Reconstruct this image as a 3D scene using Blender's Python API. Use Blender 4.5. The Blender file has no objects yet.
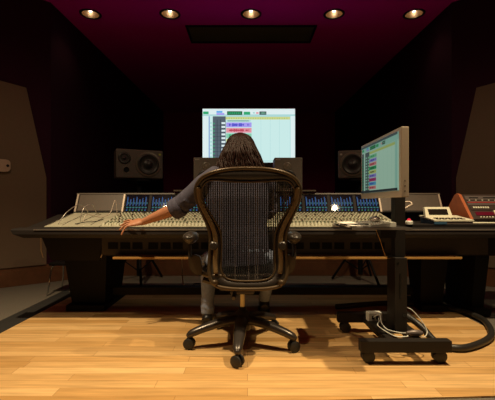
import bpy, bmesh, math, random
from mathutils import Vector, Matrix
random.seed(7)
PI = math.pi
C = bpy.context.scene.collection
F, CH, HY = 370.0, 0.84, 203.0          # focal length in pixels, camera height, horizon row

def at(x, y, d):                        # a point of the room seen at x, y standing d metres away
    return Vector(((x-247.5)*d/F, d, CH-(y-HY)*d/F))

# ------------------------------------------------------------------ materials
def mat(name, col, rough=.5, metal=0.0, var=.12, scale=40, spec=.5, emit=None, es=1.0, bump=0.0, coat=0.0, grad=None):
    m = bpy.data.materials.new(name); m.use_nodes = True
    nt = m.node_tree; b = nt.nodes['Principled BSDF']
    b.inputs['Roughness'].default_value = rough
    b.inputs['Metallic'].default_value = metal
    b.inputs['Specular IOR Level'].default_value = spec
    b.inputs['Coat Weight'].default_value = coat
    if emit is not None:
        b.inputs['Base Color'].default_value = (.01, .01, .01, 1)
        b.inputs['Emission Color'].default_value = (*emit, 1)
        b.inputs['Emission Strength'].default_value = es; b.inputs['Specular IOR Level'].default_value = .1; b.inputs['Roughness'].default_value = .5
        return m
    tc = nt.nodes.new('ShaderNodeTexCoord'); n = nt.nodes.new('ShaderNodeTexNoise')
    n.inputs['Scale'].default_value = scale; n.inputs['Detail'].default_value = 4
    nt.links.new(tc.outputs['Object'], n.inputs['Vector'])
    r = nt.nodes.new('ShaderNodeMix'); r.data_type = 'RGBA'
    r.inputs['A'].default_value = (*[c*(1-var) for c in col], 1)
    r.inputs['B'].default_value = (*[min(1, c*(1+var)) for c in col], 1)
    nt.links.new(n.outputs['Fac'], r.inputs['Factor'])
    nt.links.new(r.outputs['Result'], b.inputs['Base Color'])
    if bump:
        bp = nt.nodes.new('ShaderNodeBump'); bp.inputs['Strength'].default_value = bump
        bp.inputs['Distance'].default_value = .004
        nt.links.new(n.outputs['Fac'], bp.inputs['Height']); nt.links.new(bp.outputs['Normal'], b.inputs['Normal'])
    return m

def emi(name, col, es=1.0): return mat(name, col, rough=.25, emit=col, es=es)

M = {}
M['black'] = mat('black_plastic', (.006, .005, .005), .6, spec=.15)
M['chassis'] = mat('dark_console_metal', (.013, .010, .009), .6, .0, spec=.25)
M['leather'] = mat('dark_armrest_leather', (.018, .014, .012), .5, spec=.3, bump=.2, scale=120)
M['brownpanel'] = mat('brown_painted_panel', (.095, .070, .052), .5)
M['beige'] = mat('cream_console_surface', (.40, .38, .28), .5, var=.06)
M['silver'] = mat('brushed_silver', (.55, .50, .45), .35, .8)
M['trimline'] = mat('pale_trim', (.55, .45, .36), .4, .3)
M['oak'] = mat('oak_rail', (.42, .23, .065), .5, scale=25)
M['cheek'] = mat('reddish_cheek_wood', (.46, .13, .05), .4, scale=18, var=.3)
M['cherry'] = mat('cherry_wood', (.14, .058, .026), .4, scale=18, var=.3)
M['bronze'] = mat('bronze_chair_frame', (.076, .048, .022), .36, .35)
M['plate'] = mat('gold_bronze_rib', (.17, .105, .042), .4, .2)
M['graphite'] = mat('graphite_chair_plastic', (.040, .031, .024), .36, .2)
M['basealu'] = mat('dark_polished_base', (.060, .050, .043), .28, .5)
M['pellicle'] = mat('woven_chair_mesh', (.016, .013, .013), .6)
M['pellicle_pale'] = mat('pale_woven_strand', (.095, .078, .072), .5)
M['rubber'] = mat('black_rubber', (.016, .015, .014), .55)
M['brass'] = mat('gas_cylinder_metal', (.90, .74, .40), .4, .3)
M['chrome'] = mat('chrome', (.7, .7, .68), .12, 1.0)
M['skin'] = mat('skin', (.46, .20, .105), .5, var=.1, scale=60)
M['shirt'] = mat('charcoal_shirt', (.064, .060, .092), .85, var=.25, scale=90, bump=.3)
M['jeans'] = mat('faded_jeans', (.23, .27, .38), .9, var=.3, scale=60, bump=.3)
M['shoe'] = mat('black_shoe_leather', (.014, .012, .012), .4)
M['hair'] = mat('brown_hair', (.026, .009, .005), .5, spec=.25, var=.4, scale=120)
M['white'] = mat('white_plastic', (.70, .70, .62), .4, var=.04)
M['cream'] = mat('cream_plastic', (.74, .71, .55), .45, var=.05)
M['paper'] = mat('paper', (.78, .74, .66), .8, var=.05)
M['speaker'] = mat('dark_speaker_paint', (.095, .075, .060), .5, .0)
M['cone'] = mat('speaker_cone', (.014, .011, .010), .4)
M['rim'] = mat('speaker_rim', (.13, .10, .075), .35, .1)
M['bezel'] = mat('champagne_bezel', (.62, .52, .39), .45, .1, var=.04)
M['tvblack'] = mat('tv_bezel', (.010, .009, .014), .3)
M['standm'] = mat('brown_black_stand_steel', (.013, .010, .008), .55, .0, spec=.3)
M['standp'] = mat('stand_column_plate', (.018, .014, .011), .5, .1)
M['hose'] = mat('cable_loom_sleeve', (.024, .022, .019), .4, bump=.3, scale=200)
M['grill'] = mat('vent_grille', (.20, .165, .10), .7)
M['reflector'] = mat('gold_reflector', (.80, .58, .30), .3, .9, var=.03)
M['canrim'] = mat('black_downlight_rim', (.012, .008, .010), .5)
M['rackface'] = mat('rack_face', (.060, .040, .032), .45, .2)
M['rackgrey'] = mat('rack_grey_strip', (.16, .13, .12), .4, .3)
M['redline'] = mat('red_stripe', (.35, .03, .025), .5)
M['maroonlcd'] = mat('maroon_display', (.12, .005, .02), .3)
M['blueside'] = mat('blue_plastic', (.04, .10, .17), .5)
M['wallbox'] = mat('wall_box_plastic', (.50, .36, .26), .5)
M['darkglass'] = mat('dark_lcd', (.015, .013, .010), .15)
M['knobpale'] = mat('pale_fader_cap', (.74, .73, .57), .4, var=.1)
M['knobred'] = mat('maroon_knob', (.20, .16, .11), .5)
M['knobgreen'] = mat('green_knob', (.22, .25, .17), .5)
M['fabricbeige'] = mat('beige_wall_fabric', (.185, .130, .088), .95, var=.18, scale=150, bump=.2, spec=.1)
M['black_wall'] = mat('black_maroon_fabric', (.038, .009, .022), .95, var=.2, scale=60, spec=.1)
M['ceil'] = mat('maroon_ceiling_paint', (.78, .004, .40), .9, var=.1, scale=50, spec=.15)
M['bulb'] = emi('bulb', (1, .80, .72), 5)
M['redlight'] = emi('red_light', (1, .03, .06), .8)
M['carpet'] = mat('grey_speckled_carpet', (.155, .135, .110), 1.0, var=.75, scale=130, bump=.4, spec=.05)
M['darkstrip'] = mat('dark_edge_strip', (.02, .018, .016), .8)

def wood_floor():
    m = bpy.data.materials.new('maple_plank_floor'); m.use_nodes = True; nt = m.node_tree
    b = nt.nodes['Principled BSDF']; N = nt.nodes.new; L = nt.links.new
    tc = N('ShaderNodeTexCoord'); br = N('ShaderNodeTexBrick')
    br.offset = .37; br.offset_frequency = 2; br.squash = 1.35; br.squash_frequency = 3
    for k, v in (('Scale', 1), ('Mortar Size', .0011), ('Mortar Smooth', .3), ('Bias', 0), ('Brick Width', .85), ('Row Height', .070)):
        br.inputs[k].default_value = v
    br.inputs['Color1'].default_value = (.56, .31, .10, 1)
    br.inputs['Color2'].default_value = (.82, .53, .23, 1)
    br.inputs['Mortar'].default_value = (.30, .14, .04, 1)
    L(tc.outputs['Object'], br.inputs['Vector'])
    mp = N('ShaderNodeMapping'); mp.inputs['Scale'].default_value = (2.2, 30, 1)
    L(tc.outputs['Object'], mp.inputs['Vector'])
    n = N('ShaderNodeTexNoise'); n.inputs['Scale'].default_value = 1.6; n.inputs['Detail'].default_value = 6
    L(mp.outputs['Vector'], n.inputs['Vector'])
    mr = N('ShaderNodeMapRange'); mr.inputs['From Min'].default_value = .3; mr.inputs['From Max'].default_value = .7
    mr.inputs['To Min'].default_value = .76; mr.inputs['To Max'].default_value = 1.10
    L(n.outputs['Fac'], mr.inputs['Value'])
    mx = N('ShaderNodeMix'); mx.data_type = 'RGBA'; mx.blend_type = 'MULTIPLY'; mx.inputs['Factor'].default_value = 1
    L(br.outputs['Color'], mx.inputs['A']); L(mr.outputs['Result'], mx.inputs['B'])
    L(mx.outputs['Result'], b.inputs['Base Color'])
    b.inputs['Roughness'].default_value = .42; b.inputs['Specular IOR Level'].default_value = .35
    return m
M['wood'] = wood_floor()

# ------------------------------------------------------------------ mesh helpers
class MB:
    def __init__(s): s.bm = bmesh.new(); s.mi = 0
    def _f(s, vs):
        try:
            f = s.bm.faces.new(vs); f.material_index = s.mi; return f
        except ValueError: return None
    def box(s, x0, x1, y0, y1, z0, z1, bev=0.0):
        r = bmesh.ops.create_cube(s.bm, size=1)
        vs = r['verts']
        for v in vs:
            v.co = Vector(((x0+x1)/2+v.co.x*(x1-x0), (y0+y1)/2+v.co.y*(y1-y0), (z0+z1)/2+v.co.z*(z1-z0)))
        fs = {f for v in vs for f in v.link_faces}
        for f in fs: f.material_index = s.mi
        if bev:
            es = list({e for v in vs for e in v.link_edges})
            bmesh.ops.bevel(s.bm, geom=es, offset=bev, segments=2, affect='EDGES', profile=.6, material=-1)
        return s
    def prism(s, poly, vec):            # closed 3-D polygon extruded along vec
        a = [s.bm.verts.new(p) for p in poly]; vec = Vector(vec)
        b = [s.bm.verts.new(Vector(p)+vec) for p in poly]; n = len(a)
        s._f(a[::-1]); s._f(b)
        for i in range(n): s._f([a[i], a[(i+1) % n], b[(i+1) % n], b[i]])
        return s
    def quad(s, pts): s._f([s.bm.verts.new(p) for p in pts]); return s
    def ring(s, c, u, v, ru, rv, n):
        return [s.bm.verts.new(c+u*math.cos(2*PI*k/n)*ru+v*math.sin(2*PI*k/n)*rv) for k in range(n)]
    def tube(s, pts, rad, n=8, cap=True, closed=False, flat=None, up=None):
        pts = [Vector(p) for p in pts]; m = len(pts)
        if not hasattr(rad, '__len__'): rad = [rad]*m
        rings = []; pu = None
        for i, p in enumerate(pts):
            if closed: t = (pts[(i+1) % m]-pts[i-1]).normalized()
            else: t = (pts[min(i+1, m-1)]-pts[max(i-1, 0)]).normalized()
            if up is not None: base = Vector(up)
            elif pu is None: base = Vector((0, 0, 1)) if abs(t.z) < .9 else Vector((1, 0, 0))
            else: base = pu
            u = base-t*base.dot(t); u.normalize(); v = t.cross(u); pu = u
            r = rad[i]
            if isinstance(r, (tuple, list)): ru, rv = r
            else: ru = rv = r
            if flat: rv = ru*flat
            rings.append(s.ring(p, u, v, ru, rv, n))
        for i in range(m if closed else m-1):
            a = rings[i]; b = rings[(i+1) % m]
            for k in range(n): s._f([a[k], a[(k+1) % n], b[(k+1) % n], b[k]])
        if cap and not closed: s._f(rings[0][::-1]); s._f(rings[-1])
        return s
    def ell(s, c, rx, ry, rz, seg=16, rot=None):
        r = bmesh.ops.create_uvsphere(s.bm, u_segments=seg, v_segments=max(6, seg//2), radius=1)
        R = rot or Matrix.Identity(3)
        for v in r['verts']: v.co = Vector(c)+R @ Vector((v.co.x*rx, v.co.y*ry, v.co.z*rz))
        for f in {f for v in r['verts'] for f in v.link_faces}: f.material_index = s.mi
        return s
    def lathe(s, c, axis, prof, n=24):  # prof: (radius, height along axis)
        axis = Vector(axis).normalized()
        b = Vector((0, 0, 1)) if abs(axis.z) < .9 else Vector((1, 0, 0))
        u = (b-axis*b.dot(axis)).normalized(); v = axis.cross(u); prev = None
        for r, h in prof:
            rg = s.ring(Vector(c)+axis*h, u, v, max(r, 1e-4), max(r, 1e-4), n)
            if prev:
                for k in range(n): s._f([prev[k], prev[(k+1) % n], rg[(k+1) % n], rg[k]])
            prev = rg
        return s
    def xf(s, mtx): s.bm.transform(mtx); return s

def wloc(o):
    v = Vector((0, 0, 0))
    while o: v = v+o.location; o = o.parent
    return v
def obj(name, mb, mats, parent=None, smooth=False, label=None, loc=None):
    me = bpy.data.meshes.new(name)
    bmesh.ops.recalc_face_normals(mb.bm, faces=mb.bm.faces)
    off = wloc(parent) if parent else (Vector(loc) if loc else None)
    if off: mb.bm.transform(Matrix.Translation(-off))
    mb.bm.to_mesh(me); mb.bm.free()
    for m in (mats if isinstance(mats, list) else [mats]): me.materials.append(m)
    if smooth:
        for p in me.polygons: p.use_smooth = True
        if smooth == 'auto':
            try: me.set_sharp_from_angle(angle=math.radians(38))
            except Exception: pass
    o = bpy.data.objects.new(name, me); C.objects.link(o)
    if parent: o.parent = parent
    elif loc: o.location = loc
    if label: o['label'] = label
    return o
def tag(o, label, cat, group=None, kind=None):
    o['label'] = label; o['category'] = cat
    if group: o['group'] = group
    if kind: o['kind'] = kind
    return o
def thing(name, label, cat, loc, group=None):
    o = bpy.data.objects.new(name, None); C.objects.link(o); o.location = loc
    o.empty_display_size = .1
    return tag(o, label, cat, group)
def struct(name, mb, m, smooth=False):
    o = obj(name, mb, m, smooth=smooth); o['kind'] = 'structure'; return o
def copy_tree(o, parent=None):
    c = o.copy(); C.objects.link(c)
    if parent: c.parent = parent
    for ch in list(o.children): copy_tree(ch, c)
    return c
def remesh(o, vox, sm=4):
    m = o.modifiers.new('Remesh', 'REMESH'); m.mode = 'VOXEL'; m.voxel_size = vox; m.use_smooth_shade = True
    if sm:
        k = o.modifiers.new('Smooth', 'SMOOTH'); k.iterations = sm; k.factor = .5
    return o
def spline(pts, n=6, closed=False):     # Catmull-Rom
    P = [Vector(p) for p in pts]; m = len(P); out = []
    for i in range(m if closed else m-1):
        if closed: a, b, c, d = P[i-1], P[i], P[(i+1) % m], P[(i+2) % m]
        else: a, b, c, d = P[max(i-1, 0)], P[i], P[i+1], P[min(i+2, m-1)]
        for k in range(n):
            t = k/n
            out.append(.5*((2*b)+(-a+c)*t+(2*a-5*b+4*c-d)*t*t+(-a+3*b-3*c+d)*t**3))
    if not closed: out.append(P[-1])
    return out

# ------------------------------------------------------------------ the room
XC, CZ = .04, 3.0                       # room centre line, ceiling height
def mir(x): return 2*XC-x
WL = [(-3.3, -1.7), (-3.3, 3.02), (-2.12, 3.987), (-2.0, 8.8)]
w = MB()
w.box(-3.5, 3.6, -1.8, 9.0, -.13, -.008); struct('floor', w, M['carpet'])
w = MB(); w.prism([(-1.6, 1.49, -.0075), (1.63, 1.637, -.0075), (1.60, 3.4, -.0075), (-1.585, 3.4, -.0075)], (0, 0, .0075))
struct('floor_wood', w, M['wood'])
w = MB(); w.prism([(-1.77, 1.3, -.0078), (-1.602, 1.3, -.0078), (-1.587, 3.4, -.0078), (-1.77, 3.6, -.0078)], (0, 0, .005))  # flat dark strip along the left side of the planks
struct('floor_strip_1', w, M['darkstrip'])
w = MB(); w.box(-3.5, 3.6, -1.8, 9.0, CZ+.12, CZ+.2)
# ceiling with round openings for the recessed lamps
lights = [(at(x, 14.5, 4.23).x, 4.23) for x in (90.5, 170, 251, 334, 414)]
def ceiling():
    w = MB(); xs = [-3.5]
    for x, y in lights: xs += [x-.11, x+.11]
    xs.append(3.6); ya, yb = 4.23-.11, 4.23+.11
    z0, z1 = CZ, CZ+.03
    for (a, b) in ((-1.8, ya), (yb, 9.0)): w.box(-3.5, 3.6, a, b, z0, z1)
    for i in range(0, len(xs), 2): w.box(xs[i], xs[i+1], ya, yb, z0, z1)
    for x, y in lights:
        n = 32; sq = []; ci = []
        for k in range(n):
            a = 2*PI*(k+.5)/n; c, s_ = math.cos(a), math.sin(a); m = max(abs(c), abs(s_))
            sq.append(w.bm.verts.new((x+.11*c/m, y+.11*s_/m, z0))); ci.append(w.bm.verts.new((x+.095*c, y+.095*s_, z0)))
        for k in range(n): w._f([sq[k], sq[(k+1) % n], ci[(k+1) % n], ci[k]])
    w.box(-3.5, 3.6, -1.8, 9.0, CZ+.22, CZ+.26)
    return w
struct('ceiling', ceiling(), M['ceil'])
def wall(path, z0, z1, th, side):
    w = MB()
    for (a, b) in zip(path[:-1], path[1:]):
        a = Vector((*a, 0)); b = Vector((*b, 0)); t = (b-a).normalized(); n = Vector((-t.y, t.x, 0))*side*th
        w.prism([a+Vector((0, 0, z0)), b+Vector((0, 0, z0)), b+n+Vector((0, 0, z0)), a+n+Vector((0, 0, z0))], (0, 0, z1-z0))
    return w
struct('wall_left', wall(WL, -.008, CZ, .08, 1), M['black_wall'])
struct('wall_right', wall([(mir(x), y) for x, y in WL], -.008, CZ, .08, -1), M['black_wall'])
w = MB(); w.box(-2.1, mir(-2.1), 8.8, 8.9, 0, CZ); struct('wall_front', w, mat('maroon_wall_paint', (.50, .05, .22), .9, scale=50, spec=.1))
w = MB(); w.box(-3.4, 3.5, -1.8, -1.7, 0, CZ); struct('wall_back', w, M['fabricbeige'])
PL = [(-2.12, 3.987), (-1.70, 4.33), (mir(-1.70), 4.33), (mir(-2.12), 3.987)]
w = MB(); w.prism([(x, y, -.008) for x, y in PL]+[(mir(-2.0), 8.78, -.008), (-2.0, 8.78, -.008)], (0, 0, .72))
struct('wall_plinth', w, M['black_wall'])
def baseb(path, off, side):
    w = MB()
    for (a, b) in zip(path[:-1], path[1:]):
        a = Vector((*a, 0)); b = Vector((*b, 0)); t = (b-a).normalized(); n = Vector((-t.y, t.x, 0))*side*off
        for z0, z1, k in ((-.006, .15, 1.0), (.15, .185, .6)):
            z = Vector((0, 0, z0)); w.prism([a+z, b+z, b+n*k+z, a+n*k+z], (0, 0, z1-z0))
    return w
struct('baseboard_left', baseb([(-3.3, 3.02), (-2.12, 3.987), (-1.70, 4.33)], .02, -1), M['cherry'])
struct('baseboard_right', baseb([(mir(-3.3), 3.02), (mir(-2.12), 3.987), (mir(-1.70), 4.33)], .02, 1), M['cherry'])
struct('baseboard_front', baseb([(-1.69, 4.33), (mir(-1.69), 4.33)], .02, -1), M['cherry'])

def panel(mirror):
    pts = [(-3.28, .187), (-2.156, .187), (-2.156, 1.107), (-2.30, 2.03), (-3.28, 2.18)]
    n = Vector((.634, -.773, 0))*.025
    P = [Vector((x, 3.7+(x+2.47)*.8197, z)) for x, z in pts]
    P = [p+n*.05 for p in P]
    if mirror:
        P = [Vector((mir(p.x), p.y, p.z)) for p in P]; n = Vector((-n.x, n.y, 0))
    w = MB(); w.prism(P, n); return w
o = obj('acoustic_panel', panel(False), M['fabricbeige']); tag(o, 'beige fabric acoustic wall panel with slanted edge on the left wall', 'wall panel', 'fabric wall panels')
o = obj('acoustic_panel', panel(True), M['fabricbeige']); tag(o, 'beige fabric acoustic wall panel with slanted edge on the right wall', 'wall panel', 'fabric wall panels')

# wall box on the left panel
wb = at(4, 166, 3.70); t = Vector((.773, .634, 0)); n = Vector((.634, -.773, 0))
wb = Vector((-2.475, 3.696, 1.212))+n*.028
root = thing('wall_box', 'small pale rounded control box fixed to the left beige wall panel', 'wall box', wb)
w = MB(); cs = []
for k in range(24):
    a = 2*PI*k/24; cx = .085*math.copysign(abs(math.cos(a))**.45, math.cos(a)); cz = .062*math.copysign(abs(math.sin(a))**.6, math.sin(a))
    cs.append(wb+t*cx+Vector((0, 0, cz)))
w.prism(cs, n*.035); obj('housing', w, M['wallbox'], root)
for dx, mname in ((-.02, 'knobgreen'), (.06, 'black')):
    w = MB(); w.lathe(wb+t*dx+n*.035, n, [(.013, 0), (.013, .006), (.001, .007)], 14); obj('button', w, M[mname], root)

# ceiling fittings
def downlight(x, y):
    r = thing('ceiling_downlight', '', 'ceiling light', (x, y, CZ), 'recessed ceiling lights')
    w = MB(); w.lathe((x, y, CZ), (0, 0, 1), [(.093, .0), (.093, -.006), (.118, -.006), (.120, 0), (.094, .001)], 36); obj('rim', w, M['canrim'], r, True)
    w = MB(); w.lathe((x, y, CZ), (0, 0, 1), [(.093, 0), (.085, .04), (.065, .09), (.04, .11)], 36); obj('reflector', w, M['reflector'], r, True)
    w = MB(); w.lathe((x, y, CZ), (0, 0, 1), [(.0, .022), (.012, .024), (.019, .034), (.018, .06), (.014, .11)], 24); obj('bulb', w, M['bulb'], r, True)
    return r
d0 = downlight(*lights[0])
lab = ['round recessed downlight at the far left of the ceiling row', 'round recessed downlight second from left, left of the dark ceiling vent',
       'round recessed downlight in the middle of the ceiling row, above the vent', 'round recessed downlight second from right, near the right end of the vent',
       'round recessed downlight at the far right of the ceiling row']
for i, (x, y) in enumerate(lights):
    o = d0 if i == 0 else copy_tree(d0)
    o.location = (x, y, CZ); o['label'] = lab[i]
va, vb = 4.49, 4.97; xa, xb = -.755, .845
root = thing('ceiling_vent', 'long dark rectangular air vent grille set in the maroon ceiling', 'vent', ((xa+xb)/2, va, CZ))
w = MB()
for a in ((xa, xb, va, va+.025), (xa, xb, vb-.025, vb), (xa, xa+.025, va+.0251, vb-.0251), (xb-.025, xb, va+.0251, vb-.0251)): w.box(*a, CZ-.016, CZ-.001)
obj('frame', w, M['black'], root)
w = MB()
for k in range(13):
    y = va+.045+k*.0325; w.prism([(xa+.026, y-.01, CZ-.012), (xa+.026, y+.014, CZ-.003), (xa+.026, y+.014, CZ-.001), (xa+.026, y-.01, CZ-.010)], (xb-xa-.052, 0, 0))
w.box(xa+.026, xb-.026, va+.026, vb-.026, CZ-.0015, CZ-.0005)
obj('grille', w, M['grill'], root)

# ------------------------------------------------------------------ screens: drawn software windows
SCD = dict(
    pale=((.58, .82, .80), 1), white=((.72, .85, .86), 1), dark=((.025, .035, .05), 1), grey=((.09, .12, .15), 1),
    blue=((.05, .06, .55), 1), lilac=((.38, .32, .85), 1), pink=((.75, .30, .36), 1), red=((.45, .02, .06), 1),
    green=((.03, .38, .16), 1), dgreen=((.02, .13, .05), 1), mint=((.25, .60, .42), 1), yellow=((.62, .66, .25), 1), sky=((.12, .40, .80), 1),
    magenta=((.45, .06, .30), 1), line=((.38, .66, .66), 1), orange=((.7, .2, .05), 1))
SC = {k: emi('screen_'+k, v, s) for k, (v, s) in SCD.items()}; SCC = {k: (v[0]*.9, v[1]*1.0, v[2]*.78) for k, (v, s) in SCD.items()}
SK = list(SC)
def screen(org, ux, uz, nrm, rects):    # rects: x0,y0,x1,y1 in 0..1 from the top left
    w = MB(); lay = 0
    for (x0, y0, x1, y1, c) in rects:
        w.mi = SK.index(c); k = nrm*(.0004+lay*.00002); lay += 1
        w.quad([org+ux*x0+uz*y0+k, org+ux*x1+uz*y0+k, org+ux*x1+uz*y1+k, org+ux*x0+uz*y1+k])
    return w
def wave(x0, x1, yc, amp, c, n, gap=0.0, seed=1):
    r = random.Random(seed); out = []; s = (x1-x0)/n
    for k in range(n):
        if r.random() < gap: continue
        a = amp*(.3+.7*r.random()); out.append((x0+k*s, yc-a, x0+k*s+s*.85, yc+a, c))
    return out
def daw(rows, y0, rh, cx0, cx1, side_cols):
    R = [(0, 0, 1, 1, 'pale'), (0, 0, 1, .13, 'white'), (0, .105, 1, .13, 'line')]
    R += [(.005, .05, .065, .10, 'green'), (.15, .04, .215, .075, 'sky'), (.15, .08, .235, .115, 'lilac'), (.265, .045, .43, .115, 'dgreen'),
          (.445, .055, .515, .11, 'green'), (.545, .06, .565, .09, 'line'), (.58, .06, .605, .095, 'pink'), (.615, .05, .69, .11, 'dark')]
    for k in range(7): R.append((.28+k*.02, .065, .292+k*.02, .095, 'green'))
    for k in range(4): R.append((.63+k*.014, .065, .637+k*.014, .095, 'mint'))
    R += [(.25, .15, .95, .20, 'yellow'), (.25, .135, .95, .15, 'line')]
    for k in range(26): R.append((.26+k*.026, .165, .264+k*.026, .19, 'green'))
    R += side_cols
    for i, (bg, fg) in enumerate(rows):
        yt = y0+i*rh; R.append((cx0, yt, cx1, yt+rh*.86, bg)); R += wave(cx0+.03, cx0+(cx1-cx0)*.70, yt+rh*.43, rh*.30, fg, 22, .05, i+3)
        R += wave(cx0+(cx1-cx0)*.76, cx1-.02, yt+rh*.43, rh*.22, fg, 8, .5, i+9)
    for k in range(1, 6): R.append((cx1+k*.1, .20, cx1+k*.1+.0025, 1, 'line')) if cx1+k*.1 < .93 else None
    R += [(.945, .14, .95, 1, 'line'), (.952, .14, 1, 1, 'white'), (.952, .97, 1, 1, 'line'), (.25, .965, .95, .98, 'line')]
    return R

# big television on a pedestal on the plinth
tv_d = 4.6; a = at(202.6, 108.8, tv_d); b = at(295, 162.5, tv_d)
root = thing('television', 'large flat television showing recording software, standing behind the console', 'television', ((a.x+b.x)/2, tv_d+.05, .712))
w = MB(); w.box(a.x-.008, b.x+.008, tv_d, tv_d+.05, b.z-.055, a.z+.008, .004); obj('bezel', w, M['tvblack'], root)
rows = [('lilac', 'blue'), ('pink', 'red'), ('mint', 'green'), ('yellow', 'dgreen'), ('lilac', 'blue'), ('pink', 'magenta'), ('sky', 'blue'), ('pink', 'red')]
side = [(0, .14, .06, 1, 'white'), (.06, .14, .11, 1, 'pale'), (.068, .14, .075, 1, 'blue'), (.11, .14, .25, 1, 'grey'), (.155, .2, .16, 1, 'dark'), (.19, .2, .195, 1, 'dark'), (.11, .14, .25, .19, 'grey')]
for k in range(11):
    y = .25+k*.07; side += [(.205, y, .245, y+.035, 'white'), (.118, y+.01, .128, y+.04, 'green'), (.082, y, .10, y+.03, 'line'), (.11, y+.055, .25, y+.06, 'dark')]
w = screen(Vector((a.x, tv_d, a.z)), Vector((b.x-a.x, 0, 0)), Vector((0, 0, b.z-a.z)), Vector((0, -1, 0)), daw(rows, .255, .102, .255, .53, side)+[(.26, .215, .52, .24, 'line'), (.27, .222, .50, .234, 'dgreen')])
obj('screen', w, [SC[k] for k in SK], root, label='glowing pale screen of coloured audio tracks')
w = MB(); w.box(-.08, .10, tv_d+.051, tv_d+.10, .735, 1.55); obj('column', w, M['black'], root)
w = MB(); w.box(-.35, .37, tv_d-.10, tv_d+.30, .712, .734, .005); obj('base_plate', w, M['black'], root)

# ------------------------------------------------------------------ large monitors on stands
def big_speaker(c, yaw, flip, label):
    root = thing('studio_speaker', label, 'speaker', c-Vector((0, 0, .155)), 'large studio monitor speakers')
    W, H, D = .475, .30, .28; s = -1 if flip else 1
    T = Matrix.Translation(c) @ Matrix.Rotation(yaw, 4, 'Z')
    w = MB(); w.box(-W/2, W/2, 0, D, -H/2+.002, H/2, .012); w.xf(T); obj('cabinet', w, M['speaker'], root)
    wx = .085*s
    w = MB(); w.lathe((wx, 0, 0), (0, -1, 0), [(.132, -.002), (.130, .008), (.112, .010), (.106, .004)], 40); w.xf(T); ring = obj('woofer_surround', w, M['rim'], root, 'auto')
    w = MB(); w.lathe((wx, -.001, 0), (0, -1, 0), [(.108, .010), (.098, .014), (.090, .009), (.047, .0015), (.044, .003), (.03, .010), (.001, .014)], 40); w.xf(T); obj('woofer', w, M['cone'], root, True)
    w = MB(); w.lathe((-.155*s, 0, .055), (0, -1, 0), [(.062, .001), (.060, .008), (.045, .003), (.02, .001), (.017, .002), (.014, .006), (.001, .009)], 30); w.xf(T); obj('tweeter', w, M['cone'], root, True)
    w = MB(); w.lathe((-.135*s, 0, -.065), (0, -1, 0), [(.036, -.001), (.034, .005), (.029, .004), (.028, .002)], 26); w.xf(T); PT = obj('port', w, M['rim'], root, True)
    w = MB(); w.lathe((-.135*s, 0, -.065), (0, -1, 0), [(.028, .003), (.024, .0015), (.001, .001)], 26); w.xf(T); obj('port_hole', w, M['black'], PT, True)
    w = MB(); w.box(.205*s-.012, .205*s+.012, -.002, 0, .10, .118); w.xf(T); obj('badge', w, mat('badge_green', (.35, .42, .05), .4) if not flip else M['silver'], root, label='small yellow green badge' if not flip else 'small pale badge')
    w = MB(); w.box(.21*s-.006, .21*s+.006, -.002, 0, -.035, .0); w.xf(T); obj('switch', w, M['silver'], root)
def spk_stand(x, y, top, label):
    root = thing('speaker_stand', label, 'speaker stand', (x, y, -.008), 'tripod speaker stands')
    w = MB(); w.tube([(x, y, .06), (x, y, top-.02)], .026, 14); obj('pole', w, M['black'], root, 'auto')
    w = MB(); w.box(x-.13, x+.13, y-.11, y+.11, top-.02, top-.002); obj('plate', w, M['black'], root)
    w = MB(); w.tube([(x, y, .36), (x, y, .44)], .04, 14); obj('collar', w, M['black'], root, 'auto')
    for k in range(3):
        a = -PI/2+.35+k*2*PI/3; dx, dy = math.cos(a), math.sin(a)
        w = MB(); w.tube([(x+.036*dx, y+.036*dy, .41), (x+.30*dx, y+.30*dy, .005)], .013, 8); obj('leg', w, M['black'], root, 'auto')
        w = MB(); w.tube([(x+.026*dx, y+.026*dy, .12), (x+.16*dx, y+.16*dy, .205)], .007, 6); obj('brace', w, M['black'], root)
cl = at(140, 164, 3.86); cr = at(361, 164, 3.92)
big_speaker(cl, math.radians(24), False, 'large horizontal studio speaker with yellow badge, left of the television')
big_speaker(cr, math.radians(-16), True, 'large horizontal studio speaker partly behind the desk monitor, right of the television')
spk_stand(cl.x-.045, cl.y+.12, cl.z-.155, 'black tripod stand under the left studio speaker')
spk_stand(cr.x+.03, cr.y+.12, cr.z-.155, 'black tripod stand under the right studio speaker')

# ------------------------------------------------------------------ mixing console
FY = 2.50                               # front edge
root = CON = thing('mixing_console', 'huge dark mixing console with cream knob surface and blue meter bridge spanning the room', 'mixing console', (0, 2.9, -.008))
XL, XR = -1.605, 1.86
def surf(y): return .672+(y-2.60)*.19    # sloped control surface height
# armrest with a tapered left nose
w = MB()
prof = [(FY+.01, .603), (FY, .628), (FY+.004, .655), (FY+.02, .664), (FY+.10, .668), (FY+.10, .600)]
w.prism([(XL+.16, y, z) for y, z in prof], (XR-XL-.16, 0, 0))
a_ = [w.bm.verts.new((XL+.16, y, z)) for y, z in prof]; b_ = [w.bm.verts.new((XL+(0 if z > .64 else .02 if z > .62 else .085), y, z)) for y, z in prof]
for k in range(6): w._f([a_[k], a_[(k+1) % 6], b_[(k+1) % 6], b_[k]])
w._f(b_)
obj('armrest', w, M['leather'], root)
w = MB(); w.box(XL+.16, XR, FY-.002, FY+.004, .655, .663); obj('armrest_highlight', w, M['silver'], root, label='highlight drawn as a thin silver strip along the front edge')  # silver strip stands in for the highlight on the armrest lip
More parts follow.
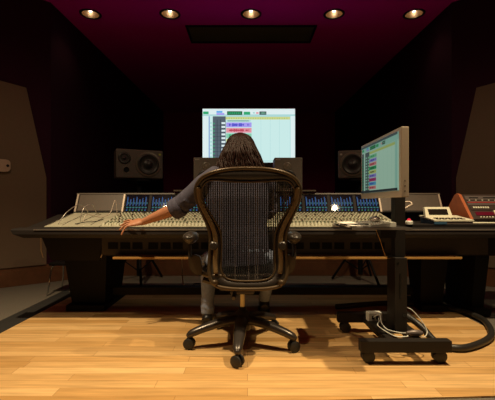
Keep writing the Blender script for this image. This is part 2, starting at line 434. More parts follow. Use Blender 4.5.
# body
w = MB()
bp = [(2.60, .595), (2.68, .585), (2.70, .455), (3.25, .40), (3.32, .60), (3.32, .80), (3.06, .752), (2.60, .664)]
w.prism([(-1.43, y, z) for y, z in bp], (2.52, 0, 0))
obj('body', w, M['chassis'], root)
w = MB(); w.prism([(y_ and -1.56 or 0, y_, z_) for y_, z_ in ((2.60, .60), (2.60, .664), (3.05, .745), (3.25, .74), (3.20, .58))], (.129, 0, 0)); obj('end_cheek', w, M['leather'], root)
w = MB(); w.box(1.092, XR, 2.60, 3.12, .625, .690, .004); w.box(1.092, XR, 2.70, 3.25, .455, .6249); w.box(1.092, 1.72, 3.121, 3.25, .625, .80)
obj('side_desk', w, M['chassis'], root, label='flat dark desktop at the right end')
# lower pods and thin bright edges
w = MB(); w.prism([(-1.47, 2.70, .599), (-1.03, 2.70, .599), (-1.06, 2.70, .43), (-1.40, 2.70, .43)], (0, -.06, 0)); obj('pod', w, M['chassis'], root)
for xx, xt in ((-1.472, -1.455), (-1.028, -1.045)):
    w = MB(); w.tube([(xx, 2.635, .597), (xx*.999, 2.635, .50), (xt, 2.635, .45)], .004, 6); obj('pod_edge', w, M['trimline'], root)
# apron with sockets
w = MB(); w.box(-1.03, 1.70, 2.615, 2.63, .475, .598); obj('apron', w, mat('brown_apron_paint', (.045, .034, .026), .6), root)
k = 0; x = -.985
while x < .95:
    w = MB()
    for j in range(3): w.box(x+j*.0865, x+j*.0865+.070, 2.612, 2.615, .515, .562)
    obj('socket_panel', w, M['black'], root); x += .285
w = MB(); w.box(-.93, 1.48, 2.548, 2.614, .452, .468, .003); w.box(-.92, 1.47, 2.6145, 2.70, .455, .474); obj('rail', w, M['oak'], root, label='thin golden oak rail under the apron')
# control surface: cream left section, knob field
def surfquad(x0, x1, y0, y1, dz=.002, th=.003):
    w = MB(); w.prism([(x0, y0, surf(y0)+dz-th), (x1, y0, surf(y0)+dz-th), (x1, y1, surf(y1)+dz-th), (x0, y1, surf(y1)+dz-th)], (0, 0, th)); return w
obj('blank_panel', surfquad(-1.43, -1.045, 2.60, 3.05), M['beige'], root, label='plain cream panel at the left end')
for k in range(10):
    x0 = -1.04+k*.213
    w = surfquad(x0, x0+.2115, 2.60, 3.05); obj('channel_bay', w, M['beige'], root)
w = MB()
for k in range(4): w.tube([(-1.42+.1*k, 2.64, surf(2.64)+.004), (-1.42+.1*k, 3.03, surf(3.03)+.004)], .0012, 4)
obj('panel_seams', w, M['rackface'], root)
# fader caps of the front row: one part each up to a hundred
rr = random.Random(5); fade = None
for k in range(79):
    x = -1.027+k*.0266; y = 2.63+rr.choice((0, .006, .014, .03))
    if fade is None:
        w = MB(); w.prism([(x-.0075, y-.012, surf(y)), (x+.0075, y-.012, surf(y)), (x+.0065, y-.009, surf(y)+.016), (x-.0065, y-.009, surf(y)+.016)], (0, .022, .002))
        fade = obj('fader_cap', w, M['knobpale'], root); fx, fy = x, y; continue
    c = fade.copy(); C.objects.link(c); c.location = (x-fx, y-fy, surf(y)-surf(fy))
w = MB()
for r_ in range(13):
    y = 2.675+r_*.0285
    for k in range(79):
        x = -1.027+k*.0266
        w.mi = (0, 1, 1, 0, 2, 1, 0, 1, 0, 2, 0, 1, 0)[r_] if (k*3+r_) % 11 else 3
        h = .013; w.tube([(x, y, surf(y)), (x, y, surf(y)+h)], [.0078, .0062], 6)
o = obj('rotary_knobs', w, [M['knobpale'], M['knobgreen'], M['knobred'], M['rackface']], root); o['kind'] = 'stuff'
# meter bridge
TI = math.radians(25); BY, BZ = 3.06, .765
def br(x, u, n=0.0):                    # u up along the tilted face, n out of it
    return Vector((x, BY+u*math.sin(TI)-n*math.cos(TI), BZ+u*math.cos(TI)+n*math.sin(TI)))
w = MB(); w.prism([br(-1.435, 0), br(-1.435, .168), br(-1.435, .168, -.10), br(-1.435, 0, -.10)], (3.05, 0, 0)); MBR = obj('meter_bridge', w, M['chassis'], root)
w = MB(); w.prism([br(-1.44, .160, .008), br(-1.44, .172, .008), br(-1.44, .172, -.1), br(-1.44, .160, -.1)], (3.065, 0, 0)); obj('cap_rail', w, M['brownpanel'], root)
for xa_, xb_ in ((-1.41, -1.045), (1.115, 1.60)):
    w = MB(); w.prism([br(xa_, .012, 0), br(xb_, .012, 0), br(xb_, .158, 0), br(xa_, .158, 0)], (0, -.004*math.cos(TI), .004*math.sin(TI))); obj('blank_plate', w, M['brownpanel'], root)
for x in (-1.425, -1.035, 1.105, 1.61):
    w = MB(); w.prism([br(x-.007, 0), br(x+.007, 0), br(x+.007, .16), br(x-.007, .16)], (0, -.010*math.cos(TI), .010*math.sin(TI))); obj('bridge_upright', w, M['trimline'], root)
mm = [mat('meter_glass', (.008, .009, .016), .045, spec=.35, var=.0), emi('meter_blue', (.03, .17, .50), .55), emi('meter_cyan', (.04, .34, .36), .40), emi('meter_violet', (.07, .14, .36), .35), emi('meter_green', (.05, .35, .12), .5)]
scr = None
for k in range(10):
    x0 = -1.018+k*.214
    if scr is None:
        w = MB(); w.prism([br(x0, .008, 0), br(x0+.19, .008, 0), br(x0+.19, .155, 0), br(x0, .155, 0)], (0, -.003*math.cos(TI), .003*math.sin(TI)))
        def q(xa, xb, u0, u1, m):
            w.mi = m; w.quad([br(xa, u0, .0034), br(xb, u0, .0034), br(xb, u1, .0034), br(xa, u1, .0034)])
        for c in range(7):
            cx = x0+.010+c*.0255
            q(cx, cx+.005, .055, .138-.012*((c*5) % 3), 1); q(cx+.007, cx+.011, .06, .125-.010*((c*7) % 3), 3)
            q(cx+.013, cx+.019, .072, .088, 2); q(cx, cx+.018, .036, .046, 2); q(cx, cx+.012, .012, .020, 4 if c % 2 else 1)
            q(cx+.003, cx+.016, .024, .029, 3)
        scr = obj('meter_screen', w, mm, MBR); continue
    c = scr.copy(); C.objects.link(c); c.location.x = k*.214
# raised shelf in the middle of the bridge
sz = BZ+.172*math.cos(TI)
w = MB(); w.box(-.62, .575, 3.10, 3.36, .938, .950); w.box(-.60, -.56, 3.2, 3.3, .93, .938); w.box(.52, .56, 3.2, 3.3, .93, .938); obj('bridge_shelf', w, M['brownpanel'], root)
# pedestals
def leg(x0, x1, y0, y1, taper, name='pedestal'):
    w = MB(); w.prism([(x0, y0, .454), (x1, y0, .454), (x1, y1, .454), (x0, y1, .454)], (0, 0, -.02))
    vs = [w.bm.verts.new(p) for p in ((x0, y0, .434), (x1, y0, .434), (x1, y1, .434), (x0, y1, .434))]
    vl = [w.bm.verts.new(p) for p in ((x0+taper, y0+.06, .05), (x1-taper, y0+.06, .05), (x1-taper, y1-.04, .05), (x0+taper, y1-.04, .05))]
    for k in range(4): w._f([vs[k], vs[(k+1) % 4], vl[(k+1) % 4], vl[k]])
    w._f(vl); w.box(x0+taper-.02, x1-taper+.02, y0, y1+.04, .001, .05, .008)
    obj(name, w, M['black'], root)
leg(-1.42, -1.09, 2.86, 3.34, .035); leg(1.34, 1.55, 2.85, 3.12, .02); leg(1.69, 1.79, 2.74, 3.20, .005)
w = MB(); w.box(-1.10, 1.36, 3.02, 3.10, .09, .15); obj('cross_beam', w, M['chassis'], root)

# patch cables on the cream panel
def cord(name, pts, r, m, label, group=None, cat='cable'):
    P = spline(pts, 8); w = MB(); w.tube(P, r, 6); o = obj(name, w, M[m], smooth=True, loc=P[0]); tag(o, label, cat, group); return o
def sp(x, y, h=0.0): return (x, y, surf(y)+.006+h)
cord('patch_cable', [sp(-1.36, 2.66), sp(-1.33, 2.72, .07), sp(-1.30, 2.86, .10), sp(-1.28, 2.96, .03), sp(-1.30, 2.99)], .0028, 'silver', 'grey patch cable arching highest over the console, leftmost of the cables', 'patch cables')
cord('patch_cable', [sp(-1.24, 2.74), sp(-1.23, 2.78, .09), sp(-1.20, 2.86, .10), sp(-1.19, 2.92, .02), sp(-1.18, 2.98)], .0028, 'silver', 'short silver patch cable standing in a loop on the left cream panel', 'patch cables')
cord('patch_cable', [sp(-1.20, 2.70), sp(-1.19, 2.74, .05), sp(-1.12, 2.82, .012), sp(-1.07, 2.88, .03), sp(-1.05, 2.93, .12), sp(-1.035, 2.93, .05), sp(-1.035, 2.93, .0)], .0028, 'trimline', 'pale patch cable sagging towards the knobs, rightmost of the cables', 'patch cables')
cord('patch_cable', [sp(-1.24, 2.66), sp(-1.18, 2.68, .008), sp(-1.12, 2.72, .003), sp(-1.09, 2.80, .003)], .003, 'rubber', 'black patch cable lying flat on the cream panel', 'patch cables')

# small near-field speakers
def near(xa, xb, label):
    y = 3.14; z0 = .951; z1 = CH+(HY-157.5)*y/F
    root = thing('bookshelf_speaker', label, 'speaker', ((xa+xb)/2, y+.1, z0), 'small speakers on the meter bridge shelf')
    w = MB(); w.box(xa, xb, y, y+.20, z0, z1, .006); obj('cabinet', w, M['speaker'], root)
    xc = (xa+xb)/2-.01
    w = MB(); w.lathe((xc, y, z1-.075), (0, -1, 0), [(.036, -.001), (.035, .004), (.026, .001), (.014, .003), (.001, .006)], 24); obj('tweeter', w, M['rim'], root, True)
    w = MB(); w.lathe((xc, y, z0+.095), (0, -1, 0), [(.078, .001), (.076, .007), (.068, .008), (.03, .0015), (.001, .006)], 30); obj('woofer', w, M['cone'], root, True)
    w = MB(); w.box(xa+.012, xa+.05, y-.0015, y, z1-.022, z1-.014); obj('badge', w, M['silver'], root)
near(at(193.5, 0, 3.14).x, at(221.5, 0, 3.14).x, 'small dark speaker on the bridge shelf left of the long-haired person')
near(at(274.5, 0, 3.14).x, at(302.5, 0, 3.14).x, 'small dark speaker on the bridge shelf right of the long-haired person')

# ------------------------------------------------------------------ things on the right desk
DZ = .691
# cream remote unit
root = thing('desk_remote', 'cream desktop controller with tilted dark display on the right desk', 'desk controller', (1.40, 2.70, DZ))
w = MB(); w.prism([(1.315, 2.60, DZ), (1.315, 2.82, DZ), (1.315, 2.82, DZ+.045), (1.315, 2.60, DZ+.020)], (.27, 0, 0)); obj('base', w, M['rackgrey'], root)
w = MB(); w.prism([(1.311, 2.599, DZ), (1.311, 2.80, DZ), (1.311, 2.80, DZ+.040), (1.311, 2.599, DZ+.019)], (.0035, 0, 0)); w.box(1.311, 1.40, 2.5965, 2.5995, DZ, DZ+.019); obj('side_panel', w, M['blueside'], root, label='blue side panel')
w = MB(); w.prism([(1.310, 2.595, DZ+.0205), (1.310, 2.825, DZ+.0455), (1.310, 2.825, DZ+.056), (1.310, 2.595, DZ+.030)], (.28, 0, 0)); obj('top_plate', w, M['cream'], root)
def tl(x, u, n): return Vector((x, 2.70+u*.50-n*.866, DZ+.043+u*.866+n*.5))
w = MB(); w.prism([tl(1.302, 0, 0), tl(1.500, 0, 0), tl(1.495, .088, 0), tl(1.312, .088, 0)], (0, .028, -.004)); DH = obj('display_housing', w, M['cream'], root)
w = MB(); w.prism([tl(1.330, .022, .0), tl(1.472, .022, .0), tl(1.472, .070, .0), tl(1.330, .070, .0)], (0, -.002, .001)); obj('display', w, M['darkglass'], DH, label='dark brown display')
for r_ in range(2):
    for k in range(5):
        y = 2.615+r_*.038; z = DZ+.031+(y-2.595)*.113
        w = MB(); w.box(1.340+k*.043, 1.368+k*.043, y, y+.018, z, z+.006); obj('button', w, M['rackface'], root)
# red button puck
p = Vector((1.135, 2.60, DZ-.001))
root = thing('signal_button', 'small white desk button glowing red on top, behind the monitor stand', 'button', p)
w = MB(); w.lathe(p, (0, 0, 1), [(.001, .001), (.026, .001), (.027, .018), (.020, .026), (.001, .027)], 24); obj('housing', w, M['white'], root, 'auto')
w = MB(); w.ell(p+Vector((0, 0, .032)), .013, .013, .010); obj('lens', w, M['redlight'], root, True, label='glowing red lens')
# handset cable
cord('curled_cable', [(1.13, 2.86, DZ+.004), (1.16, 2.86, .76), (1.25, 2.87, .815), (1.28, 2.88, .83), (1.26, 2.90, .85), (1.19, 2.92, .83), (1.16, 2.94, .76), (1.17, 2.96, DZ+.004)], .0078, 'trimline', 'pale cable loop standing up behind the red desk button')
cord('white_cable', [(1.40, 2.845, DZ+.012), (1.46, 2.86, DZ+.035), (1.53, 2.76, DZ+.03), (1.60, 2.68, DZ+.008), (1.68, 2.645, DZ+.006), (1.80, 2.64, DZ+.006)], .007, 'cream', 'thick cream cable running from the desktop controller along the desk edge')
# rack with wooden cheek
root = thing('effects_rack', 'slanted effects rack with reddish wooden cheek at the right end of the desk', 'equipment rack', (1.80, 2.9, DZ))
CP = [(2.755, DZ+.001), (2.745, DZ+.030), (2.90, .905), (2.93, .915), (2.96, .905), (3.05, .81), (3.05, DZ+.001)]
w = MB(); w.prism([(1.655, y, z) for y, z in CP], (.022, 0, 0)); obj('wood_cheek', w, M['cheek'], root, label='reddish brown wooden side cheek')
w = MB(); w.prism([(1.678, y+.012, z-.006 if z > .8 else z) for y, z in CP], (.40, 0, 0)); RB = obj('cabinet', w, M['rackface'], root)
a = Vector((0, 2.757, DZ+.03)); b = Vector((0, 2.912, .899)); un = (b-a); nn = Vector((0, -un.z, un.y)).normalized()
def rk(x, u, n=0): v = a+un*u+nn*n; return Vector((x, v.y, v.z))
def strip(name, x0, x1, u0, u1, m, n=.004):
    w = MB(); w.prism([rk(x0, u0), rk(x1, u0), rk(x1, u1), rk(x0, u1)], nn*n); obj(name, w, M[m], root)
strip('rack_unit', 1.70, 2.07, .80, .97, 'rackgrey'); strip('rack_unit', 1.70, 2.07, .58, .74, 'rackgrey', .003)
strip('red_stripe', 1.70, 2.07, .66, .70, 'redline', .006); strip('rack_unit', 1.70, 2.07, .36, .55, 'rackface', .006)
strip('display', 1.72, 1.90, .14, .28, 'maroonlcd'); strip('button_block', 1.86, 1.90, .16, .32, 'cream', .012)
strip('slot', 1.73, 1.80, .86, .90, 'black', .006); strip('slot', 1.84, 1.95, .86, .90, 'black', .006)
for k in range(7): strip('button', 1.72+k*.018, 1.732+k*.018, .42, .48, 'knobpale', .010)
for k in range(6): strip('indicator', 1.74+k*.022, 1.748+k*.022, .04, .08, 'knobpale', .008)
for k in range(5): strip('indicator', 1.72+k*.05, 1.728+k*.05, .76, .79, 'knobpale', .006)

# ------------------------------------------------------------------ monitor stand on casters
S0 = (.585, 1.054, 1.93, 2.41)
root = ST = thing('equipment_trolley', 'black rolling monitor trolley with column, tray and four casters on the plank floor', 'monitor stand', (.82, 2.17, .0005))
w = MB(); w.box(.585, 1.054, 1.905, 1.955, .068, .128, .003); obj('base_bar', w, M['standm'], root)
w = MB(); w.box(.585, 1.054, 2.385, 2.435, .068, .128, .003); obj('base_bar', w, M['standm'], root)
for x in (.745, .90):
    w = MB(); w.box(x, x+.045, 1.9555, 2.3845, .072, .108, .002); obj('base_beam', w, M['standm'], root)
w = MB(); w.box(.735, .955, 2.07, 2.27, .1085, .116); obj('base_plate', w, M['standm'], root)
for x in (.635, 1.012):
    for y in (1.955, 2.41):
        w = MB()
        for s in (-.014, .014):
            w.lathe((x, y+s-.010, .0345), (0, 1, 0), [(.001, 0), (.026, 0), (.034, .004), (.034, .016), (.026, .020), (.001, .020)], 22)
        w.box(x-.02, x+.02, y-.004, y+.004, .034, .068); obj('caster', w, M['rubber'], root, 'auto')
w = MB(); w.box(.833, .902, 2.09, 2.21, .1165, .53, .003); col = obj('lower_column', w, M['standp'], root)
w = MB(); w.box(.858, .868, 2.087, 2.0895, .30, .44); w.lathe((.885, 2.0895, .205), (0, -1, 0), [(.001, .002), (.011, .002), (.011, 0)], 12); w.lathe((.85, 2.0895, .50), (0, -1, 0), [(.001, .002), (.006, .002), (.006, 0)], 10); obj('slot', w, M['darkglass'], col)
w = MB(); w.box(.845, .905, 2.12, 2.18, .5305, .93, .003); obj('upper_column', w, M['standm'], root)
w = MB(); w.box(.545, .858, 1.93, 2.30, .700, .712, .003); w.box(.76, .8449, 2.11, 2.19, .64, .6995); obj('tray', w, M['standm'], root)
w = MB(); w.box(.545, .858, 1.926, 1.9295, .700, .712); obj('tray_edge', w, M['silver'], root, label='thin silver front edge of the tray')

# monitor facing left
mx, my0, my1, mz0, mz1 = .750, 1.805, 2.44, .869, 1.214
def yz(y): return 0
root = thing('computer_monitor', 'champagne framed computer monitor showing coloured tracks on the rolling trolley', 'monitor', (.80, 2.15, .93))
w = MB(); w.box(mx, mx+.038, my0, my1, mz0, mz1, .004); obj('bezel', w, M['bezel'], root)
w = MB(); w.box(mx+.0385, mx+.06, my0+.12, my1-.12, mz0+.05, mz1-.05, .006); obj('rear_cover', w, M['black'], root)
w = MB(); w.box(mx+.0605, mx+.12, 2.11, 2.19, .94, 1.08, .006); w.box(mx+.085, mx+.14, 2.115, 2.185, .9305, .9395); obj('mount', w, M['black'], root)
side2 = [(0, .14, .07, 1, 'grey'), (.07, .14, .24, 1, 'pale'), (.11, .14, .25, 1, 'grey')]
for k in range(12):
    y = .24+k*.06; side2 += [(.13, y, .17, y+.03, 'line'), (.20, y, .24, y+.035, 'mint'), (.02, y, .05, y+.03, 'green')]
rows2 = [('mint', 'green'), ('lilac', 'blue'), ('pink', 'red'), ('green', 'dgreen'), ('yellow', 'dark'), ('lilac', 'blue'), ('magenta', 'red'), ('sky', 'blue'), ('pink', 'red')]
SY0, SY1, SZ0, SZ1 = my0+.028, my1-.022, mz0+.034, mz1-.018
rects = daw(rows2, .225, .080, .25, .47, side2)
rects = [(x0, y0, x1, y1, 'line' if (c == 'white') else c) for x0, y0, x1, y1, c in rects]+[(0, .955, 1, 1, 'dark'), (0, 0, 1, .045, 'grey')]
w = screen(Vector((mx, SY1, SZ1)), Vector((0, SY0-SY1, 0)), Vector((0, 0, SZ0-SZ1)), Vector((-1, 0, 0)), rects)
SD = {k: emi('dim_screen_'+k, SCC[k], .40) for k in SK}
obj('screen', w, [SD[k] for k in SK], root, label='pale green screen of stacked coloured tracks')
for k in range(3):
    w = MB(); w.lathe((mx+.018, my0, mz0+.03+k*.025), (0, -1, 0), [(.003, 0), (.003, .0015), (.0005, .002)], 10); obj('side_button', w, M['rackface'], root)

# things on the tray
TZ = .7125
root = thing('computer_keyboard', 'pale computer keyboard at the right end of the trolley tray', 'keyboard', (.73, 2.10, TZ))
w = MB(); w.prism([(.655, 1.97, TZ), (.655, 1.97, TZ+.010), (.80, 1.99, TZ+.022), (.80, 1.99, TZ)], (0, .29, 0)); kb = obj('body', w, M['white'], root)
w = MB()
for i in range(5):
    for j in range(15):
        x = .665+i*.026; z = TZ+.0105+(x-.655)*.083; w.box(x, x+.021, 1.990+j*.0175, 2.004+j*.0175, z, z+.005)
o = obj('keys', w, M['white'], kb); o['kind'] = 'stuff'
root = thing('computer_mouse', 'rounded silver mouse resting on the pale keyboard', 'mouse', (.72, 2.11, TZ+.03))
w = MB(); w.ell((.722, 2.10, TZ+.036), .028, .048, .018, 20); obj('shell', w, M['silver'], root, True)
w = MB(); w.ell((.722, 2.075, TZ+.053), .004, .009, .003, 10); obj('wheel', w, M['rubber'], root, True)
w = MB(); w.prism([(.53, 1.95, TZ), (.635, 1.96, TZ), (.645, 2.20, TZ), (.54, 2.19, TZ)], (0, 0, .006)); o = obj('paper_stack', w, M['paper'], loc=(.58, 2.07, TZ)); tag(o, 'low stack of loose papers at the left of the trolley tray', 'papers')
w = MB(); w.prism([(.545, 1.935, TZ+.0065), (.64, 1.99, TZ+.0065), (.60, 2.14, TZ+.020), (.505, 2.09, TZ+.020)], (0, 0, .0015)); o = obj('paper_sheet', w, M['paper'], loc=(.58, 2.04, TZ+.007)); tag(o, 'curled loose sheet on top of the papers on the tray', 'paper')
w = MB(); w.tube([(.50, 2.00, TZ+.012), (.64, 1.955, TZ+.016)], .004, 8); o = obj('pencil', w, M['rubber'], loc=(.57, 1.98, TZ+.008)); tag(o, 'black pencil across the papers on the tray', 'pencil')

# power box and white leads on the base
root = thing('power_adapter_box', 'small metal power box standing on the trolley base', 'power box', (.785, 2.30, .109))
w = MB(); w.box(.745, .83, 2.275, 2.33, .1085, .162, .003); obj('housing', w, M['white'], root)
for x in (.765, .79):
    w = MB(); w.box(x, x+.015, 2.273, 2.2748, .125, .145); obj('socket', w, M['black'], root)
cord('power_lead', [(.80, 2.265, .138), (.79, 2.22, .13), (.76, 2.15, .125), (.80, 2.02, .115), (.86, 2.0, .118), (.87, 2.01, .120)], .0032, 'white', 'white lead looping low from the power box to the plug', 'white leads on the trolley base')
cord('power_lead', [(.772, 2.265, .140), (.80, 2.24, .165), (.79, 2.18, .135), (.785, 2.08, .13), (.84, 2.04, .125), (.875, 2.045, .121)], .003, 'white', 'white lead arching up beside the power box', 'white leads on the trolley base')
cord('power_lead', [(.915, 2.12, .24), (.93, 2.09, .235), (.965, 2.06, .19), (.985, 2.03, .14), (.955, 2.0, .115), (.93, 2.03, .12)], .0025, 'white', 'thin white lead hanging down the right of the column', 'white leads on the trolley base')
w = MB(); w.tube([(.872, 2.025, .130), (.90, 2.02, .131), (.935, 2.02, .131), (.955, 2.02, .130)], [.008, .017, .017, .010], 12); o = obj('power_plug', w, M['rackgrey'], smooth='auto', loc=(.9, 2.02, .12)); tag(o, 'grey power plug lying on the trolley base at the foot of the column', 'plug')
cord('thin_cable', [at(376, 226, 1.92)+Vector((0, 0, -.02)), at(380, 240, 1.95), at(386, 257, 2.06), at(391, 258, 2.08)], .0016, 'oak', 'thin tan cable hanging from the tray to the column')

# big cable loom on the floor
lp = [(.99, 2.30, .14), (1.04, 2.22, .10), (1.10, 2.14, .03), (1.20, 2.085, .022), (1.36, 2.16, .022), (1.50, 2.28, .022), (1.60, 2.45, .022), (1.655, 2.62, .022), (1.62, 2.80, .022), (1.50, 2.92, .022), (1.33, 3.0, .022), (1.1, 3.02, .022), (.7, 2.92, .022)]
w = MB(); w.tube(spline(lp, 8), .020, 12); o = obj('cable_loom', w, M['hose'], smooth=True, loc=(1.4, 2.4, 0)); tag(o, 'thick black cable loom looping over the floor right of the trolley', 'cable loom')
cord('floor_cable', [(.38, 3.62, .0), (.1, 3.5, .0), (.0, 3.55, .0), (.55, 3.78, .0), (.9, 3.7, .0)], .006, 'rubber', 'black cable on the carpet behind the console, near the right stand')
cord('floor_cable', [(-.75, 3.55, .0), (-.5, 3.62, .0), (-.55, 3.85, .0), (-.3, 3.8, .0), (-.15, 3.6, .0)], .006, 'rubber', 'black cable curled on the carpet behind the console near the left stand')
cord('floor_cable', [(1.3, 3.3, .006), (1.5, 3.45, .0), (1.7, 3.35, .0), (1.95, 3.4, .0)], .006, 'trimline', 'grey cable under the right end of the desk')
cord('hanging_cable', [(-.615, 3.45, .44), (-.61, 3.45, .25), (-.6, 3.45, .1), (-.56, 3.45, .0)], .006, 'trimline', 'pale cable hanging down behind the console on the left')

# low stool with chrome legs, left
sx, sy = -1.72, 3.50
root = thing('low_stool', 'low black stool with chrome legs behind the left end of the console', 'stool', (sx, sy, -.008))
w = MB(); w.box(sx-.10, sx+.18, sy-.12, sy+.14, .265, .295, .01); obj('seat', w, M['black'], root)
for dx, dy in ((-.08, -.1), (.16, -.1), (-.08, .12), (.16, .12)):
    ox = -.03 if dx < 0 else .03; oy = -.02 if dy < 0 else .02
    w = MB(); w.tube(spline([(sx+dx+.02, sy+dy, .262), (sx+dx, sy+dy, .24), (sx+dx+ox*.4, sy+dy+oy, .12), (sx+dx+ox, sy+dy+oy, .0)], 5), .008, 10); obj('leg', w, M['chrome'], root, True)

# ------------------------------------------------------------------ the task chair
cx, cy = -.03, 2.21
root = CHR = thing('office_chair', 'dark mesh backed office chair with five star base, seen from behind', 'office chair', (cx, cy, .0005))
def dd(py):                             # depth of the back frame by height row
    K = [(165, 1.925), (185, 1.945), (205, 1.985), (235, 2.03), (262, 2.03), (292, 1.99)]
    for (a, da), (b, db) in zip(K[:-1], K[1:]):
        if py <= b: return da+(db-da)*(py-a)/(b-a)
    return K[-1][1]
def bk(x, y, n=0.0):
    p = at(x, y, dd(y)); e = (x-248)/54; p.y += .05*e*e-n; return p
outer = [(248, 168.5), (270, 169.5), (286, 173), (296.5, 179), (301.5, 189), (299.5, 202), (294, 214), (289, 225), (286, 236), (286, 250), (287, 264), (286.5, 277), (281, 285.5), (268, 288.5)]
inner = [(248, 182), (266, 181.3), (280, 180), (289, 181), (295, 188), (294.5, 198), (289, 209), (282, 220), (276, 231), (274.5, 246), (275, 260), (275, 270), (271, 277.5), (262, 280.5)]
def loop(h, yb):
    R = h+[(248, yb)]; Lf = [(496-x, y) for x, y in h[:0:-1]]
    return R+Lf
def bkloop(h, yb, n=0.0):
    P = spline([Vector((x, y, 0)) for x, y in loop(h, yb)], 4, True)
    return P
OL = bkloop(outer, 289); IL = bkloop(inner, 281)
# band plate between the two loops
w = MB(); N_ = len(OL)
o1 = [w.bm.verts.new(bk(p.x, p.y, .010)) for p in OL]; o2 = [w.bm.verts.new(bk(p.x, p.y, -.012)) for p in OL]
i1 = [w.bm.verts.new(bk(p.x, p.y, .000)) for p in IL]; i2 = [w.bm.verts.new(bk(p.x, p.y, -.012)) for p in IL]
for k in range(N_):
    j = (k+1) % N_
    w._f([o1[k], o1[j], i1[j], i1[k]]); w._f([o2[k], o2[j], i2[j], i2[k]]); w._f([o1[k], o1[j], o2[j], o2[k]]); w._f([i1[k], i1[j], i2[j], i2[k]])
BF = obj('back_frame', w, M['graphite'], root, True)
w = MB(); w.tube([bk(p.x, p.y, .008) for p in OL], .0105, 10, closed=True); obj('outer_rim', w, M['bronze'], BF, True, label='bronze outer rim of the back')
w = MB(); w.tube([bk(p.x, p.y, .002) for p in IL], .0055, 8, closed=True); obj('inner_rim', w, M['bronze'], BF, True)
for s in (1, -1):                       # contour ribs on the narrowing sides
    pts = [(298.5, 187), (297, 200), (291.5, 212), (285.5, 223), (281.5, 234), (280.5, 248), (281, 262), (280, 274)]
    w = MB(); w.tube(spline([bk(248+s*(x-248), y, .012) for x, y in pts], 5), [(.006, .013)]*36, 10, up=(0, 1, 0)); obj('side_rib', w, M['plate'], BF, True)
    w = MB(); c = bk(248+s*34.5, 246, .02); w.lathe(c, (0, -1, 0), [(.024, -.015), (.024, .0), (.018, .006), (.001, .007)], 20); obj('pivot_cap', w, M['graphite'], BF, 'auto')
    w = MB(); c = bk(248+s*33, 283, .014); w.ell(c, .020, .016, .018, 16); obj('corner_cap', w, M['bronze'], BF, True)
# woven mesh: vertical strips clipped to the inner loop
import bisect
def xlim(y):                            # half width of the inner opening at row y
    K = sorted([(yy, xx-248) for xx, yy in inner[3:]]); ys = [k[0] for k in K]
    if y <= ys[0]: return K[0][1]
    if y >= ys[-1]: return K[-1][1]
    i = bisect.bisect(ys, y); (a, da), (b, db) = K[i-1], K[i]
    return da+(db-da)*(y-a)/(b-a)
w = MB(); x = -46.6; rm = random.Random(3)
while x <= 46.6:
    w.mi = 1 if rm.random() < .42 else 0
    xw = .66; y = 181.3; run = []
    while y <= 281:
        if abs(x)+xw <= xlim(y)+1.2: run.append(y)
        y += 3.3
    for ya_, yb_ in zip(run[:-1], run[1:]):
        if yb_-ya_ < 3.5: w.quad([bk(248+x-xw, ya_), bk(248+x+xw, ya_), bk(248+x+xw, yb_), bk(248+x-xw, yb_)])
    x += 2.25
w.mi = 0; y = 182.5
while y < 280:
    L = xlim(y); n = 14
    for k in range(n):
        xa_ = -L+2*L*k/n; xb_ = xa_+2*L/n
        w.quad([bk(248+xa_, y-.22, -.0012), bk(248+xb_, y-.22, -.0012), bk(248+xb_, y+.22, -.0012), bk(248+xa_, y+.22, -.0012)])
    y += 1.75
bmesh.ops.solidify(w.bm, geom=w.bm.faces[:], thickness=.0012)
obj('back_mesh', w, [M['pellicle'], M['pellicle_pale']], root)
# seat
sl = spline([(cx, 2.035, .435), (cx+.17, 2.04, .44), (cx+.235, 2.12, .445), (cx+.25, 2.28, .445), (cx+.22, 2.42, .44), (cx, 2.455, .425), (cx-.22, 2.42, .44), (cx-.25, 2.28, .445), (cx-.235, 2.12, .445), (cx-.17, 2.04, .44)], 5, True)
w = MB(); w.tube(sl, .014, 10, closed=True); obj('seat_frame', w, M['bronze'], root, True)
w = MB(); cen = Vector((cx, 2.25, .418)); prev = None
for t_ in (1, .8, .6, .4, .2, .03):
    rg = [w.bm.verts.new(cen+(p-cen)*t_+Vector((0, 0, -.006+.0*t_))) for p in sl]
    if prev:
        for k in range(len(sl)): w._f([prev[k], prev[(k+1) % len(sl)], rg[(k+1) % len(sl)], rg[k]])
    prev = rg
w._f(prev); bmesh.ops.solidify(w.bm, geom=w.bm.faces[:], thickness=.004); obj('seat', w, M['pellicle'], root, True)
w = MB(); w.box(cx-.125, cx+.125, 2.03, 2.30, .355, .392, .012); w.box(cx-.07, cx+.07, 2.10, 2.34, .318, .3549, .012)
w.tube([(cx-.22, 2.08, .41), (cx-.12, 2.10, .375)], .016, 8); w.tube([(cx+.22, 2.08, .41), (cx+.12, 2.10, .375)], .016, 8)
w.tube([(cx-.04, 2.05, .35), (cx-.045, 1.995, .325)], .012, 8)
obj('tilt_mechanism', w, M['graphite'], root, 'auto')
w = MB(); w.tube([(cx, cy, .20), (cx, cy, .335)], .0135, 18); obj('gas_cylinder', w, M['brass'], root, 'auto', label='brass coloured gas lift')
